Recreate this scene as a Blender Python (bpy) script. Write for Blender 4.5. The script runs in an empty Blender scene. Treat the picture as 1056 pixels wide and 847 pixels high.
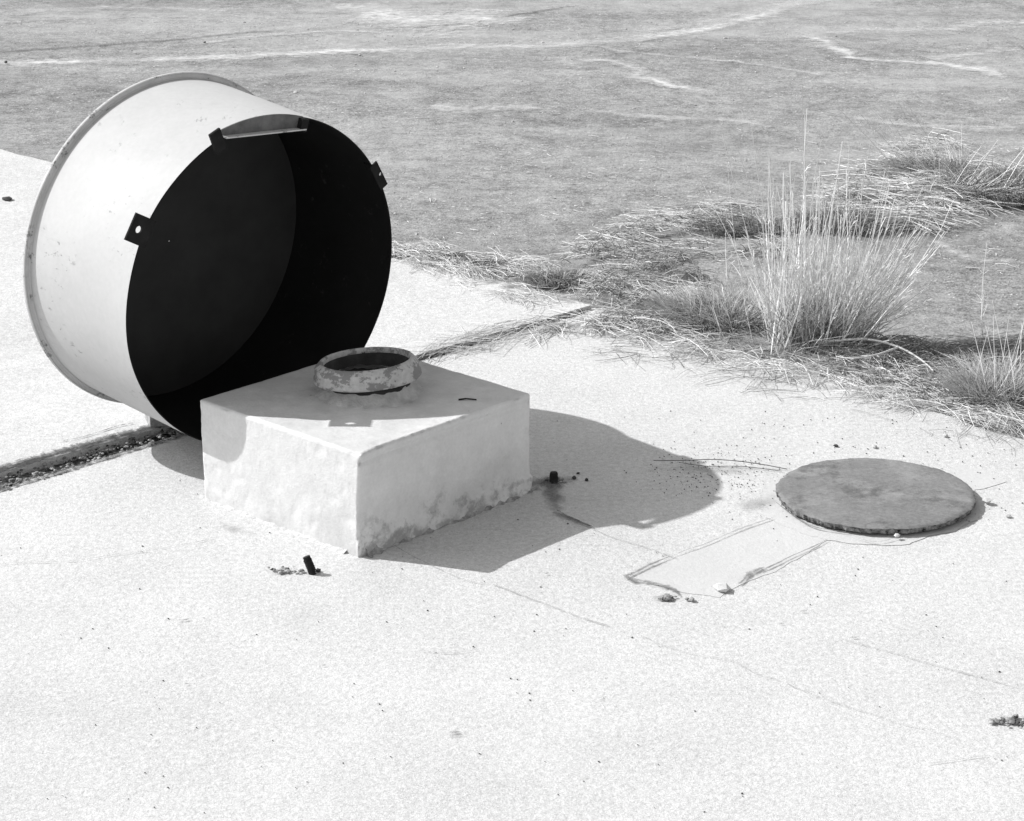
import bpy, bmesh, math, random
from mathutils import Vector, Matrix, noise
R = math.radians
random.seed(7)
rnd = random.random
def uni(a, b): return a + (b - a) * rnd()

# ------------------------------------------------------------------ camera
sc = bpy.context.scene
CAM_H, F_PX, PITCH, ROLL, W2, H2 = 2.5, 2523.0, 0.33433, -0.00186, 528.0, 423.5
cF = Vector((0, math.cos(PITCH), -math.sin(PITCH)))
_U = Vector((0, math.sin(PITCH), math.cos(PITCH))); _R = Vector((1, 0, 0))
cR = math.cos(ROLL) * _R + math.sin(ROLL) * _U
cU = -math.sin(ROLL) * _R + math.cos(ROLL) * _U
cam = bpy.data.cameras.new('camera'); camo = bpy.data.objects.new('camera', cam)
sc.collection.objects.link(camo); sc.camera = camo
m3 = Matrix((cR, cU, -cF)).transposed()
camo.matrix_world = Matrix.Translation((0, 0, CAM_H)) @ m3.to_4x4()
cam.sensor_width = 36; cam.lens = F_PX / 1056 * 36; cam.clip_end = 2000
def at(x, y, z=0.0):
    """point of the horizontal plane z seen at photograph position x, y"""
    d = cF + cR * ((x - W2) / F_PX) - cU * ((y - H2) / F_PX)
    return Vector((0, 0, CAM_H)) + d * ((z - CAM_H) / d.z)

# ------------------------------------------------------------------ sky, sun, exposure
SUN_AZ, SUN_EL = R(16.5), R(39.8)
sdir = Vector((math.cos(SUN_AZ) * math.cos(SUN_EL), -math.sin(SUN_AZ) * math.cos(SUN_EL), -math.sin(SUN_EL)))
# photograph is from behind-left; light travels to the right and a little towards the camera
w = bpy.data.worlds.new('World'); sc.world = w; w.use_nodes = True
nt = w.node_tree; nt.nodes.clear()
sky = nt.nodes.new('ShaderNodeTexSky'); sky.sky_type = 'NISHITA'; sky.sun_disc = False
sky.sun_elevation = SUN_EL
tow = -sdir
sky.sun_rotation = math.atan2(tow.x, tow.y)
bw = nt.nodes.new('ShaderNodeRGBToBW'); bg = nt.nodes.new('ShaderNodeBackground')
bg.inputs[1].default_value = 0.15
wo = nt.nodes.new('ShaderNodeOutputWorld')
nt.links.new(sky.outputs[0], bw.inputs[0]); nt.links.new(bw.outputs[0], bg.inputs[0]); nt.links.new(bg.outputs[0], wo.inputs[0])
sl = bpy.data.lights.new('sun', 'SUN'); sl.energy = 3.1; sl.angle = R(0.5); sl.color = (1, 1, 1)
so = bpy.data.objects.new('sun', sl); sc.collection.objects.link(so)
so.rotation_euler = sdir.to_track_quat('-Z', 'Y').to_euler()
vs = sc.view_settings; vs.view_transform = 'Standard'; vs.look = 'None'; vs.gamma = 1; vs.use_curve_mapping = False
vs.exposure = 0.74
sc.render.film_transparent = False

# ------------------------------------------------------------------ materials
class NB:
    def __init__(s, name):
        s.m = bpy.data.materials.new(name); s.m.use_nodes = True; s.t = s.m.node_tree; s.t.nodes.clear()
        s.out = s.t.nodes.new('ShaderNodeOutputMaterial'); s.b = s.t.nodes.new('ShaderNodeBsdfPrincipled')
        s.t.links.new(s.b.outputs[0], s.out.inputs[0]); s.tc = s.t.nodes.new('ShaderNodeTexCoord'); s.geo = s.t.nodes.new('ShaderNodeNewGeometry')
        s.b.inputs['Roughness'].default_value = 0.9; s.b.inputs['Specular IOR Level'].default_value = 0.2
        s.pos = s.geo.outputs['Position']
    def L(s, a, b): s.t.links.new(a, b)
    def noise(s, scale, detail=4, rough=.55, vec=None, sc3=None):
        n = s.t.nodes.new('ShaderNodeTexNoise'); n.inputs['Scale'].default_value = scale
        n.inputs['Detail'].default_value = detail; n.inputs['Roughness'].default_value = rough
        v = vec or s.pos
        if sc3:
            mp = s.t.nodes.new('ShaderNodeMapping'); mp.inputs['Scale'].default_value = sc3[:3]
            if len(sc3) > 3: mp.inputs['Rotation'].default_value = (0, 0, sc3[3])
            s.L(v, mp.inputs[0]); v = mp.outputs[0]
        s.L(v, n.inputs['Vector']); return n.outputs['Fac']
    def vor(s, scale, feature='F1', vec=None):
        n = s.t.nodes.new('ShaderNodeTexVoronoi'); n.feature = feature; n.inputs['Scale'].default_value = scale
        s.L(vec or s.pos, n.inputs['Vector']); return n.outputs['Distance']
    def mr(s, v, a, b, c, d, smooth=False):
        n = s.t.nodes.new('ShaderNodeMapRange')
        if smooth: n.interpolation_type = 'SMOOTHSTEP'
        for i, x in enumerate((a, b, c, d)): n.inputs[i + 1].default_value = x
        s.L(v, n.inputs[0]); return n.outputs[0]
    def mt(s, op, a, b):
        n = s.t.nodes.new('ShaderNodeMath'); n.operation = op
        for i, x in enumerate((a, b)):
            if isinstance(x, (int, float)): n.inputs[i].default_value = x
            else: s.L(x, n.inputs[i])
        return n.outputs[0]
    def mix(s, f, a, b):      # float mix a..b by f
        n = s.t.nodes.new('ShaderNodeMix'); n.data_type = 'FLOAT'
        for k, x in ((0, f), (2, a), (3, b)):
            if isinstance(x, (int, float)): n.inputs[k].default_value = x
            else: s.L(x, n.inputs[k])
        return n.outputs[0]
    def col(s, v): s.L(v, s.b.inputs['Base Color'])
    def bump(s, h, dist, strength=1.0, prev=None):
        n = s.t.nodes.new('ShaderNodeBump'); n.inputs['Distance'].default_value = dist; n.inputs['Strength'].default_value = strength
        s.L(h, n.inputs['Height'])
        if prev is not None: s.L(prev, n.inputs['Normal'])
        s.L(n.outputs[0], s.b.inputs['Normal']); return n.outputs[0]
    def rough(s, v):
        if isinstance(v, (int, float)): s.b.inputs['Roughness'].default_value = v
        else: s.L(v, s.b.inputs['Roughness'])

def mat_concrete(name, base, mott=.06, grain=.12, speck=.35, bumpd=.004):
    n = NB(name)
    big = n.noise(.9, 5, .6); mid = n.noise(5, 5, .6); fine = n.noise(190, 3, .75); fin2 = n.noise(60, 3, .6)
    v = n.mr(big, .3, .7, base - mott, base + mott * .7)
    v = n.mt('ADD', v, n.mr(mid, .3, .7, -mott * .45, mott * .45))
    v = n.mt('ADD', v, n.mr(fine, .3, .7, -grain, grain))
    v = n.mt('ADD', v, n.mr(fin2, .3, .7, -grain * .6, grain * .6))
    # sparse dark pits and dirt specks
    sp = n.mr(n.vor(16), .035, .07, 1, 0); spm = n.mr(n.noise(3.1, 2), .53, .60, 0, 1)
    v = n.mix(n.mt('MULTIPLY', n.mt('MULTIPLY', sp, spm), speck), v, .10)
    # faint stains
    st = n.mr(n.noise(2.2, 6, .7), .60, .74, 0, .16); v = n.mix(st, v, base * .55)
    n.col(v)
    p = n.bump(n.noise(80, 4, .75), bumpd, .8); n.bump(n.noise(7, 4, .6), .012, .35, p)
    return n.m

def mat_asphalt():
    n = NB('old_asphalt')
    big = n.noise(.35, 5, .6, sc3=(1, 1.6, 1, .5)); mid = n.noise(4.5, 8, .75); fine = n.noise(38, 4, .75); gr = n.noise(130, 2, .6)
    v = n.mr(big, .3, .7, .195, .30)
    v = n.mt('ADD', v, n.mr(mid, .32, .68, -.075, .075))
    v = n.mt('ADD', v, n.mr(fine, .3, .7, -.085, .085))
    v = n.mt('ADD', v, n.mr(gr, .3, .7, -.09, .09))
    v = n.mt('ADD', v, n.mr(n.noise(13, 5, .75), .3, .7, -.05, .05))
    # exposed pale aggregate
    ag = n.mr(n.vor(55), .12, .28, 1, 0); am = n.mr(n.noise(1.3, 5, .7), .45, .62, 0, 1)
    v = n.mix(n.mt('MULTIPLY', n.mt('MULTIPLY', ag, am), .8), v, .48)
    # pale drifts of dust
    du = n.mr(n.noise(.55, 9, .75, sc3=(.6, 1.5, 1, -.15)), .50, .68, 0, .65); v = n.mix(du, v, .44)
    dk = n.mr(n.noise(.9, 7, .72, sc3=(.6, 1.4, 1, .3)), .54, .68, 0, .40); v = n.mix(dk, v, .13)
    ds = n.mr(n.vor(21), .06, .15, 1, 0); v = n.mix(n.mt('MULTIPLY', n.mt('MULTIPLY', ds, n.mr(n.noise(1.7, 5, .7), .48, .60, 0, 1)), .7), v, .10)
    bs = n.mr(n.vor(24), .10, .22, 1, 0); v = n.mix(n.mt('MULTIPLY', n.mt('MULTIPLY', bs, n.mr(n.noise(1.6, 7, .75), .47, .60, 0, 1)), .8), v, .58)
    sx = n.t.nodes.new('ShaderNodeSeparateXYZ'); n.L(n.pos, sx.inputs[0])
    wp = n.mt('MULTIPLY', n.mr(n.noise(.7, 8, .75, sc3=(.5, 1.3, 1, .1)), .49, .64, 0, .45), n.mr(sx.outputs[1], 11.5, 14.5, 0, 1)); v = n.mix(wp, v, .46)
    n.col(v)
    p = n.bump(n.noise(60, 4, .75), .007, .8); n.bump(n.noise(4, 4, .6), .02, .5, p)
    return n.m

def mat_plain(name, base, var=.03, scale=20, bumpd=.002, rough=.9, island=0.0, spec=.2):
    n = NB(name)
    v = n.mr(n.noise(scale, 4, .65), .3, .7, base - var, base + var)
    if island:
        v = n.mt('ADD', v, n.mr(n.geo.outputs['Random Per Island'], 0, 1, -island, island))
    v = n.mt('MAXIMUM', v, .012)
    n.col(v); n.rough(rough); n.b.inputs['Specular IOR Level'].default_value = spec
    if bumpd: n.bump(n.noise(scale * 3, 3, .7), bumpd, .6)
    return n.m

def mat_film(name, base, lo, hi, scale, amax=1.0, var=.05, det=6, gate=0):
    """thin deposit: its cover breaks up where the noise runs out, and fades to its edges by the 'edge' attribute"""
    n = NB(name)
    n.col(n.mr(n.noise(40, 4, .7), .3, .7, base - var, base + var))
    at_ = n.t.nodes.new('ShaderNodeAttribute'); at_.attribute_name = 'edge'
    a = n.mt('ADD', n.noise(scale, det, .72), n.mt('MULTIPLY', n.mt('SUBTRACT', at_.outputs['Fac'], .75), .36))
    a = n.mr(a, lo, hi, 0, amax)
    if gate: a = n.mt('MULTIPLY', a, n.mr(n.noise(gate, 5, .7), .40, .58, .45, 1))
    tr = n.t.nodes.new('ShaderNodeBsdfTransparent'); mx = n.t.nodes.new('ShaderNodeMixShader')
    n.L(a, mx.inputs[0]); n.L(tr.outputs[0], mx.inputs[1]); n.L(n.b.outputs[0], mx.inputs[2]); n.L(mx.outputs[0], n.out.inputs[0])
    return n.m

def mat_white_paint():
    n = NB('chalky_white_paint'); o = n.tc.outputs['Object']
    v = n.mr(n.noise(2.5, 5, .6, o), .3, .7, .435, .50)
    v = n.mt('ADD', v, n.mr(n.noise(60, 3, .6, o), .3, .7, -.015, .015))
    sc1 = n.mr(n.noise(34, 6, .75, o, (1, .45, 1.6)), .60, .64, 0, 1)
    gate = n.mr(n.noise(4, 3, .6, o), .46, .58, 0, 1)
    v = n.mix(n.mt('MULTIPLY', n.mt('MULTIPLY', sc1, gate), .6), v, .12)
    st = n.mr(n.noise(9, 6, .75, o, (.4, .4, 1.5)), .62, .75, 0, .35); v = n.mix(st, v, .34)
    n.col(v); n.rough(n.mr(n.noise(6, 4, .6, o), .3, .7, .6, .8)); n.b.inputs['Specular IOR Level'].default_value = .15
    p = n.bump(n.noise(1.8, 3, .5, o), .02, .25); n.bump(n.noise(90, 3, .6, o), .0006, .5, p)
    return n.m

def mat_black_paint():
    n = NB('flat_black_lining'); o = n.tc.outputs['Object']
    v = n.mr(n.noise(3, 6, .7, o), .3, .7, .010, .018)
    s = n.mr(n.noise(16, 9, .82, o), .60, .66, 0, .5)
    v = n.mix(s, v, .07); 
    d = n.mr(n.vor(9, 'F1', o), .022, .035, 1, 0); d = n.mt('MULTIPLY', d, n.mr(n.noise(2.3, 2, .5, o), .52, .56, 0, .8)); v = n.mix(d, v, .3)
    n.col(v); n.rough(.75); n.b.inputs['Specular IOR Level'].default_value = .15
    return n.m

def mat_flange():
    n = NB('weathered_flange_metal'); o = n.tc.outputs['Object']
    v = n.mr(n.noise(14, 5, .7, o), .3, .7, .42, .54)
    r = n.mr(n.noise(11, 9, .8, o), .545, .60, 0, .8); v = n.mix(r, v, .05)
    n.col(v); n.rough(.7); n.bump(n.noise(50, 4, .7, o), .002, .6); return n.m

def mat_ring():
    n = NB('flaking_ring_paint'); o = n.tc.outputs['Object']
    v = n.mr(n.noise(60, 5, .7, o), .3, .7, .36, .50)
    fl = n.mr(n.noise(17, 7, .72, o, (1, 1, 1.4)), .50, .54, 0, .85); v = n.mix(fl, v, .17)
    dk = n.mr(n.noise(23, 6, .75, o), .62, .66, 0, .9); v = n.mix(dk, v, .04)
    n.col(v); n.rough(.75); n.bump(n.noise(17, 7, .72, o, (1, 1, 1.4)), .006, .5); return n.m

def mat_block():
    n = NB('painted_block_concrete'); o = n.pos
    v = n.mr(n.noise(2.4, 5, .6, o), .3, .7, .575, .625)
    v = n.mt('ADD', v, n.mr(n.noise(14, 5, .7, o), .3, .7, -.04, .04))
    v = n.mt('ADD', v, n.mr(n.noise(120, 3, .6, o), .3, .7, -.025, .025))
    sx = n.t.nodes.new('ShaderNodeSeparateXYZ'); n.L(o, sx.inputs[0])
    # splash dirt creeping up the foot, broken by noise, heaviest on the east face
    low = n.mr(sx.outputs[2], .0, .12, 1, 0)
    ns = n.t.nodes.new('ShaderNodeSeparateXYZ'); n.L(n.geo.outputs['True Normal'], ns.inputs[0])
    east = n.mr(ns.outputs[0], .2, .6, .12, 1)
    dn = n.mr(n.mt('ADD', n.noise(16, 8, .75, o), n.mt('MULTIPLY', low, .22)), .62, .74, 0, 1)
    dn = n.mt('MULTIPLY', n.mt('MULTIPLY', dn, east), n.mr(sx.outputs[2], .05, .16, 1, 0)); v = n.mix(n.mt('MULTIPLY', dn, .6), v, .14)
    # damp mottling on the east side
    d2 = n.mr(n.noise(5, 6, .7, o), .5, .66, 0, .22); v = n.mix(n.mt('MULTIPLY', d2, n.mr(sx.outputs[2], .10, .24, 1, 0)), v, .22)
    sp = n.mr(n.vor(20, 'F1', o), .04, .08, 1, 0); v = n.mix(n.mt('MULTIPLY', n.mt('MULTIPLY', sp, n.mr(n.noise(3.7, 2, .5, o), .54, .6, 0, 1)), .8), v, .07)
    # dusty grey top
    fa = n.mr(n.noise(7, 8, .78, o, (1, 1, .35)), .53, .68, 0, .10); v = n.mix(fa, v, .30)
    top = n.mr(ns.outputs[2], .8, .95, 0, 1)
    tn = n.mr(n.noise(5, 6, .7, o), .40, .68, 0, .30); v = n.mix(n.mt('MULTIPLY', top, tn), v, .30)
    n.col(v); p = n.bump(n.noise(80, 4, .7, o), .002, .6); n.bump(n.noise(26, 6, .7, o), .004, .6, p); return n.m

def mat_cover():
    n = NB('rusty_cover_steel'); o = n.pos
    v = n.mr(n.noise(4, 6, .65, o), .3, .7, .155, .215)
    v = n.mt('ADD', v, n.mr(n.noise(90, 3, .7, o), .3, .7, -.035, .035))
    sm = n.mr(n.noise(6, 8, .78, o), .50, .68, 0, .45); v = n.mix(sm, v, .38)
    dk = n.mr(n.noise(7, 8, .78, o), .52, .62, 0, .7); v = n.mix(dk, v, .08)
    pt = n.mr(n.vor(28, 'F1', o), .05, .11, 1, 0); v = n.mix(n.mt('MULTIPLY', n.mt('MULTIPLY', pt, n.mr(n.noise(8, 2, .5, o), .52, .6, 0, 1)), .8), v, .05)
    n.col(v); n.rough(.85); n.bump(n.noise(70, 4, .7, o), .003, .6); return n.m

M = dict(slab=mat_concrete('sunlit_slab_concrete', .53, .042), patch=mat_concrete('patch_mortar', .52, .03, .03, .3, .002),
         asphalt=mat_asphalt(), white=mat_white_paint(), black=mat_black_paint(), flange=mat_flange(), ring=mat_ring(),
         block=mat_block(), cover=mat_cover(),
         mortar=mat_plain('rough_mortar', .30, .10, 30, .012),
         bark=mat_plain('bleached_bark', .55, .05, 40, .001, .8),
         thatch=mat_plain('shade_toned_thatch', .22, .04, 15, 0, .9, island=.06),  # tuft cores: darker tone paints in the shade deep inside
         neck=mat_plain('pale_rough_mortar', .42, .10, 30, .006),
         mortar2=mat_plain('crumbling_mortar', .30, .16, 45, .012),
         brk=mat_plain('black_bracket_paint', .016, .004, 30, .001, .8, spec=.08),
         tab=mat_plain('grey_tab_paint', .12, .035, 25, .001, .7),
         rust=mat_plain('dark_rust', .02, .01, 60, .003, .9),
         dirt=mat_plain('joint_dirt', .06, .05, 22, .012),
         crumb=mat_plain('joint_crumbs', .20, .06, 40, .003, .95, island=.16),
         stone=mat_plain('pale_gravel', .42, .05, 40, .003, .95, island=.2),
         darkstone=mat_plain('dark_pebble', .05, .02, 40, .003, .95, island=.02),
         chip=mat_plain('white_chip', .55, .05, 40, .002),
         straw=mat_plain('bleached_straw', .62, .06, 15, 0, .8, island=.26),
         straw2=mat_plain('grey_thatch', .25, .06, 15, 0, .85, island=.16),
         blade=mat_plain('dry_leaf_blades', .50, .05, 15, 0, .85, island=.14),
         stem=mat_plain('pale_stalks', .72, .05, 30, 0, .8, island=.26),
         crack=mat_film('crack_dirt', .16, .25, .55, 60, .8, .06),
         hair=mat_film('hairline_dirt', .30, .30, .62, 34, .6),
         scuff=mat_film('spall_dirt', .13, .42, .56, 55, .9, .07),
         halo=mat_film('dust_stain', .33, .40, .70, 9, .6),
         sand=mat_film('blown_sand', .58, .33, .72, 19, .80, .10, 12, 1.6), sand2=mat_film('pale_worn_track', .62, .24, .62, 17, .90, .10, 12, 2.3), stain=mat_film('damp_stain', .14, .22, .56, 22, .75, .06),
         litter=mat_film('humus_litter', .26, .40, .66, 16, .75, .10),
         tar=mat_film('tar_line', .09, .34, .60, 20, .45, .04), joint_tar=mat_film('joint_tar', .05, .26, .50, 26, .92, .03),
         pipein=mat_plain('pipe_lining', .035, .015, 20, .003, .8), plug=mat_plain('dusty_plug', .10, .03, 16, .004, .9),
         wire=mat_plain('steel_wire', .10, .02, 30, 0, .6))

# ------------------------------------------------------------------ builders
def mesh_obj(name, verts, faces, mat, parent=None, smooth=False, attr=None):
    me = bpy.data.meshes.new(name)
    off = parent['_o'] if parent is not None and '_o' in parent else None
    base = Vector((0, 0, 0)); q = parent
    while q is not None: base += q.location; q = q.parent
    me.from_pydata([tuple(Vector(v) - base) for v in verts], [], faces)
    if attr is not None:
        a = me.attributes.new('edge', 'FLOAT', 'POINT')
        for i, x in enumerate(attr): a.data[i].value = x
    me.materials.append(mat)
    if smooth: me.polygons.foreach_set('use_smooth', [True] * len(me.polygons))
    me.update()
    o = bpy.data.objects.new(name, me); sc.collection.objects.link(o)
    if parent is not None: o.parent = parent
    return o
def tag(o, label, cat, group=None):
    o['label'] = label; o['category'] = cat
    if group: o['group'] = group
    return o
def struct(o): o['kind'] = 'structure'; return o
def stuff(o, label, cat): o['kind'] = 'stuff'; o['label'] = label; o['category'] = cat; return o
def thing(name, loc, label, cat, group=None):
    o = bpy.data.objects.new(name, None); sc.collection.objects.link(o); o.location = loc; o.empty_display_size = .1
    return tag(o, label, cat, group)

class MB:
    def __init__(s): s.v = []; s.f = []
    def add(s, vs, fs):
        n = len(s.v); s.v += vs; s.f += [tuple(i + n for i in f) for f in fs]
    def tube(s, pts, r0, r1=None, k=3, cap=False):
        r1 = r0 if r1 is None else r1; n = len(pts); vs = []; fs = []
        for i, p in enumerate(pts):
            p = Vector(p); d = Vector(pts[min(i + 1, n - 1)]) - Vector(pts[max(i - 1, 0)])
            if d.length < 1e-9: d = Vector((0, 0, 1))
            d.normalize(); a = d.orthogonal().normalized() if abs(d.z) > .95 else d.cross(Vector((0, 0, 1))).normalized()
            b = d.cross(a); r = r0 + (r1 - r0) * i / (n - 1)
            for j in range(k):
                t = 2 * math.pi * j / k; vs.append(p + a * (r * math.cos(t)) + b * (r * math.sin(t)))
        for i in range(n - 1):
            for j in range(k):
                fs.append((i * k + j, i * k + (j + 1) % k, (i + 1) * k + (j + 1) % k, (i + 1) * k + j))
        if cap: fs.append(tuple(range(k))[::-1]); fs.append(tuple((n - 1) * k + j for j in range(k)))
        s.add(vs, fs)
    def stone(s, c, r, flat=.6, sq=None):
        t = (1 + 5 ** .5) / 2
        V = [(-1, t, 0), (1, t, 0), (-1, -t, 0), (1, -t, 0), (0, -1, t), (0, 1, t), (0, -1, -t), (0, 1, -t), (t, 0, -1), (t, 0, 1), (-t, 0, -1), (-t, 0, 1)]
        Fc = [(0, 11, 5), (0, 5, 1), (0, 1, 7), (0, 7, 10), (0, 10, 11), (1, 5, 9), (5, 11, 4), (11, 10, 2), (10, 7, 6), (7, 1, 8), (3, 9, 4), (3, 4, 2), (3, 2, 6), (3, 6, 8), (3, 8, 9), (4, 9, 5), (2, 4, 11), (6, 2, 10), (8, 6, 7), (9, 8, 1)]
        a = uni(0, 6.3); ca, sa = math.cos(a), math.sin(a); ex = uni(.7, 1.35)
        vs = []
        for x, y, z in V:
            q = Vector((x, y, z)).normalized() * r * uni(.75, 1.15); q.x *= ex
            vs.append(Vector(c) + Vector((q.x * ca - q.y * sa, q.x * sa + q.y * ca, q.z * flat)))
        s.add(vs, Fc)
    def box(s, o, ax, ay, az):          # o centre, half vectors
        o, ax, ay, az = map(Vector, (o, ax, ay, az))
        vs = [o + ax * i + ay * j + az * k for k in (-1, 1) for j in (-1, 1) for i in (-1, 1)]
        fs = [(0, 2, 3, 1), (4, 5, 7, 6), (0, 1, 5, 4), (2, 6, 7, 3), (0, 4, 6, 2), (1, 3, 7, 5)]
        if ax.cross(ay).dot(az) < 0: fs = [f[::-1] for f in fs]
        s.add(vs, fs)
    def build(s, name, mat, parent=None, smooth=False): return mesh_obj(name, s.v, s.f, mat, parent, smooth)

def resample(pts, step):
    out = [Vector(pts[0])]
    for a, b in zip(pts[:-1], pts[1:]):
        a, b = Vector(a), Vector(b); n = max(1, int((b - a).length / step))
        out += [a + (b - a) * (i / n) for i in range(1, n + 1)]
    return out
def smooth_path(pts, step):
    P = [Vector(p) for p in pts]; out = []
    for i in range(len(P) - 1):
        a = P[max(i - 1, 0)]; b = P[i]; c = P[i + 1]; d = P[min(i + 2, len(P) - 1)]
        n = max(2, int((c - b).length / step))
        for k in range(n):
            t = k / n
            out.append(.5 * ((2 * b) + (c - a) * t + (2 * a - 5 * b + 4 * c - d) * t * t + (3 * b - a - 3 * c + d) * t ** 3))
    out.append(P[-1]); return out
def rag(p, amp, sc_=14., seed=0.):
    return amp * (noise.noise(Vector((p.x * sc_, p.y * sc_, seed))) + .6 * noise.noise(Vector((p.x * sc_ * 3.1, p.y * sc_ * 3.1, seed + 9))))
def strip(name, pts, width, mat, z=.004, step=.02, wob=.3, smooth=True, soft=True, jit=0., seed=0.):
    """ragged strip lying on the ground along pts (world xy); width may be list per point"""
    P = smooth_path(pts, step) if smooth and len(pts) > 2 else resample(pts, step)
    if jit: P = [p + Vector((noise.noise(p * 9 + Vector((seed, 0, 0))), noise.noise(p * 9 + Vector((0, seed, 5))), 0)) * jit for p in P]
    n = len(P); vs = []; fs = []; ed = []
    KX = (-1, -.66, -.33, 0, .33, .66, 1); nk = len(KX)
    for i, p in enumerate(P):
        d = (P[min(i + 1, n - 1)] - P[max(i - 1, 0)]); d.z = 0; d.normalize(); s = Vector((-d.y, d.x, 0))
        t = i / (n - 1)
        wd = width if not isinstance(width, (list, tuple)) else width[min(int(t * (len(width) - 1)), len(width) - 2)] * (1 - (t * (len(width) - 1)) % 1 if t < 1 else 0) + width[min(int(t * (len(width) - 1)) + 1, len(width) - 1)] * ((t * (len(width) - 1)) % 1 if t < 1 else 1)
        endf = min(1, min(t, 1 - t) * 12)
        for j, kx in enumerate(KX):
            o = rag(p + s * kx, wd * wob * abs(kx), 20, seed + (3.7 if kx > 0 else 0)) if wob else 0
            q = p + s * (kx * wd * .5 + o); vs.append((q.x, q.y, z if z != 'field' else relief(q.x, q.y) + .004)); ed.append((1 - abs(kx)) * endf if soft else 1)
    for i in range(n - 1):
        for j in range(nk - 1): a = i * nk + j; fs.append((a, a + nk, a + nk + 1, a + 1)[::-1])
    o = mesh_obj(name, vs, fs, mat, None, False, ed)
    return struct(o)
def blob(name, c, rx, ry, mat, z=.004, ang=0., seed=0., rough_=.25, rings=5, k=40):
    vs = []; ed = []; fs = []
    ca, sa = math.cos(ang), math.sin(ang)
    vs.append((c.x, c.y, z)); ed.append(1)
    for r in range(1, rings + 1):
        for j in range(k):
            t = 2 * math.pi * j / k; rr = r / rings * (1 + rough_ * noise.noise(Vector((math.cos(t) * 1.7, math.sin(t) * 1.7, seed))) + rough_ * .5 * noise.noise(Vector((math.cos(t) * 6, math.sin(t) * 6, seed))))
            x, y = rx * rr * math.cos(t), ry * rr * math.sin(t)
            vs.append((c.x + x * ca - y * sa, c.y + x * sa + y * ca, z)); ed.append(1 - r / rings)
    for j in range(k): fs.append((0, 1 + j, 1 + (j + 1) % k))
    for r in range(rings - 1):
        for j in range(k):
            a = 1 + r * k + j; b = 1 + r * k + (j + 1) % k; fs.append((a, a + k, b + k, b))
    return struct(mesh_obj(name, vs, fs, mat, None, False, ed))

def relief(x, y):
    return -.016 + .010 * noise.noise(Vector((x * .8, y * .8, 0))) + .005 * noise.noise(Vector((x * 3, y * 3, 4)))
def slab(name, top, z, th, mat):
    n = len(top); vs = [(p.x, p.y, z) for p in top] + [(p.x, p.y, z - th) for p in top]
    fs = [tuple(range(n))] + [(i, i + n, (i + 1) % n + n, (i + 1) % n) for i in range(n)]
    a = sum(top[i].x * top[(i + 1) % n].y - top[(i + 1) % n].x * top[i].y for i in range(n))
    if a < 0: fs = [f[::-1] for f in fs]
    return struct(mesh_obj(name, vs, fs, mat))

# ------------------------------------------------------------------ ground, slabs, joint
GZ = -.012
S = 500
g = struct(mesh_obj('ground', [(-S, -S, -.0485), (S, -S, -.0485), (S, S, -.0485), (-S, S, -.0485)], [(0, 1, 2, 3)], M['asphalt']))
# weathered asphalt field round the slabs with a gentle relief
def field():
    vs = []; fs = []; nx, ny = 260, 430; x0, x1, y0, y1 = -14, 14, -4, 42
    for j in range(ny + 1):
        for i in range(nx + 1):
            x = x0 + (x1 - x0) * i / nx; y = y0 + (y1 - y0) * j / ny
            e = min(1, min(i, nx - i, j, ny - j) / 6)
            vs.append((x, y, -.046 + e * (.046 + relief(x, y))))
    for j in range(ny):
        for i in range(nx): a = j * (nx + 1) + i; fs.append((a, a + 1, a + nx + 2, a + nx + 1))
    return struct(mesh_obj('asphalt_yard', vs, fs, M['asphalt'], None, True))
field()

J = at(612, 318)                      # where joint meets the apron edge
jdir = (at(0, 497) - J).normalized()  # down the joint to the left/near
edir_l = (at(0, 156) - J).normalized(); edir_r = (at(1056, 452) - J).normalized()
jn = Vector((jdir.y, -jdir.x, 0)); 
if jn.y < 0: jn = -jn                 # points to the far slab
def gapw(s): # half gap
    t = max(0, min(1, (s - .2) / 2.4)); return .012 + .042 * t ** 1.3
near_edge, far_edge = [], []
s = 0.0
while s < 12:
    p = J + jdir * s
    wv = gapw(s)
    chips = max(0, noise.noise(Vector((s * 5, 1, 0)))) * .03 + max(0, noise.noise(Vector((s * 17, 3, 0)))) * .014
    near_edge.append(p - jn * (wv + chips + .005 * noise.noise(Vector((s * 40, 0, 0)))))
    far_edge.append(p + jn * (wv * .8 + .004 * noise.noise(Vector((s * 25, 7, 0)))))
    s += .012 if s < 4.5 else .2
def edge_line(a, d, L_, seed, amp=.012, off=0):
    out = []; s = .03
    nn = Vector((-d.y, d.x, 0))
    while s < L_:
        q = a + d * s; out.append(q + nn * (rag(q, amp, 3, seed) + rag(q, amp * .4, 12, seed))); s += .03 if s < 5 else .3
    return out
er = edge_line(near_edge[0], edir_r, 14, 2., .03)
# hexagonal near slab: joint edge, far left, behind the camera, right edge
far_l = J + jdir * 14 
near_poly = list(reversed(er)) + near_edge + [J + jdir * 14 - jn * .06, J + jdir * 14 - jn * 12, J + edir_r * 14 + jdir * 12]
near_slab = slab('concrete_slab', near_poly, 0, .06, M['slab']); near_slab.name = 'concrete_slab'
el_ = edge_line(far_edge[0], edir_l, 13, 5., .012)
far_poly = list(reversed(el_)) + far_edge + [J + jdir * 14 + jn * .06, J + jdir * 14 + edir_l * 13]
FZ = .010
def rounded_slab(name, top, z, th, mat, rad=.012):
    o = slab(name, top, z, th, mat); return o
rounded_slab('concrete_slab', far_poly, FZ, .082, M['slab'])

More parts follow.
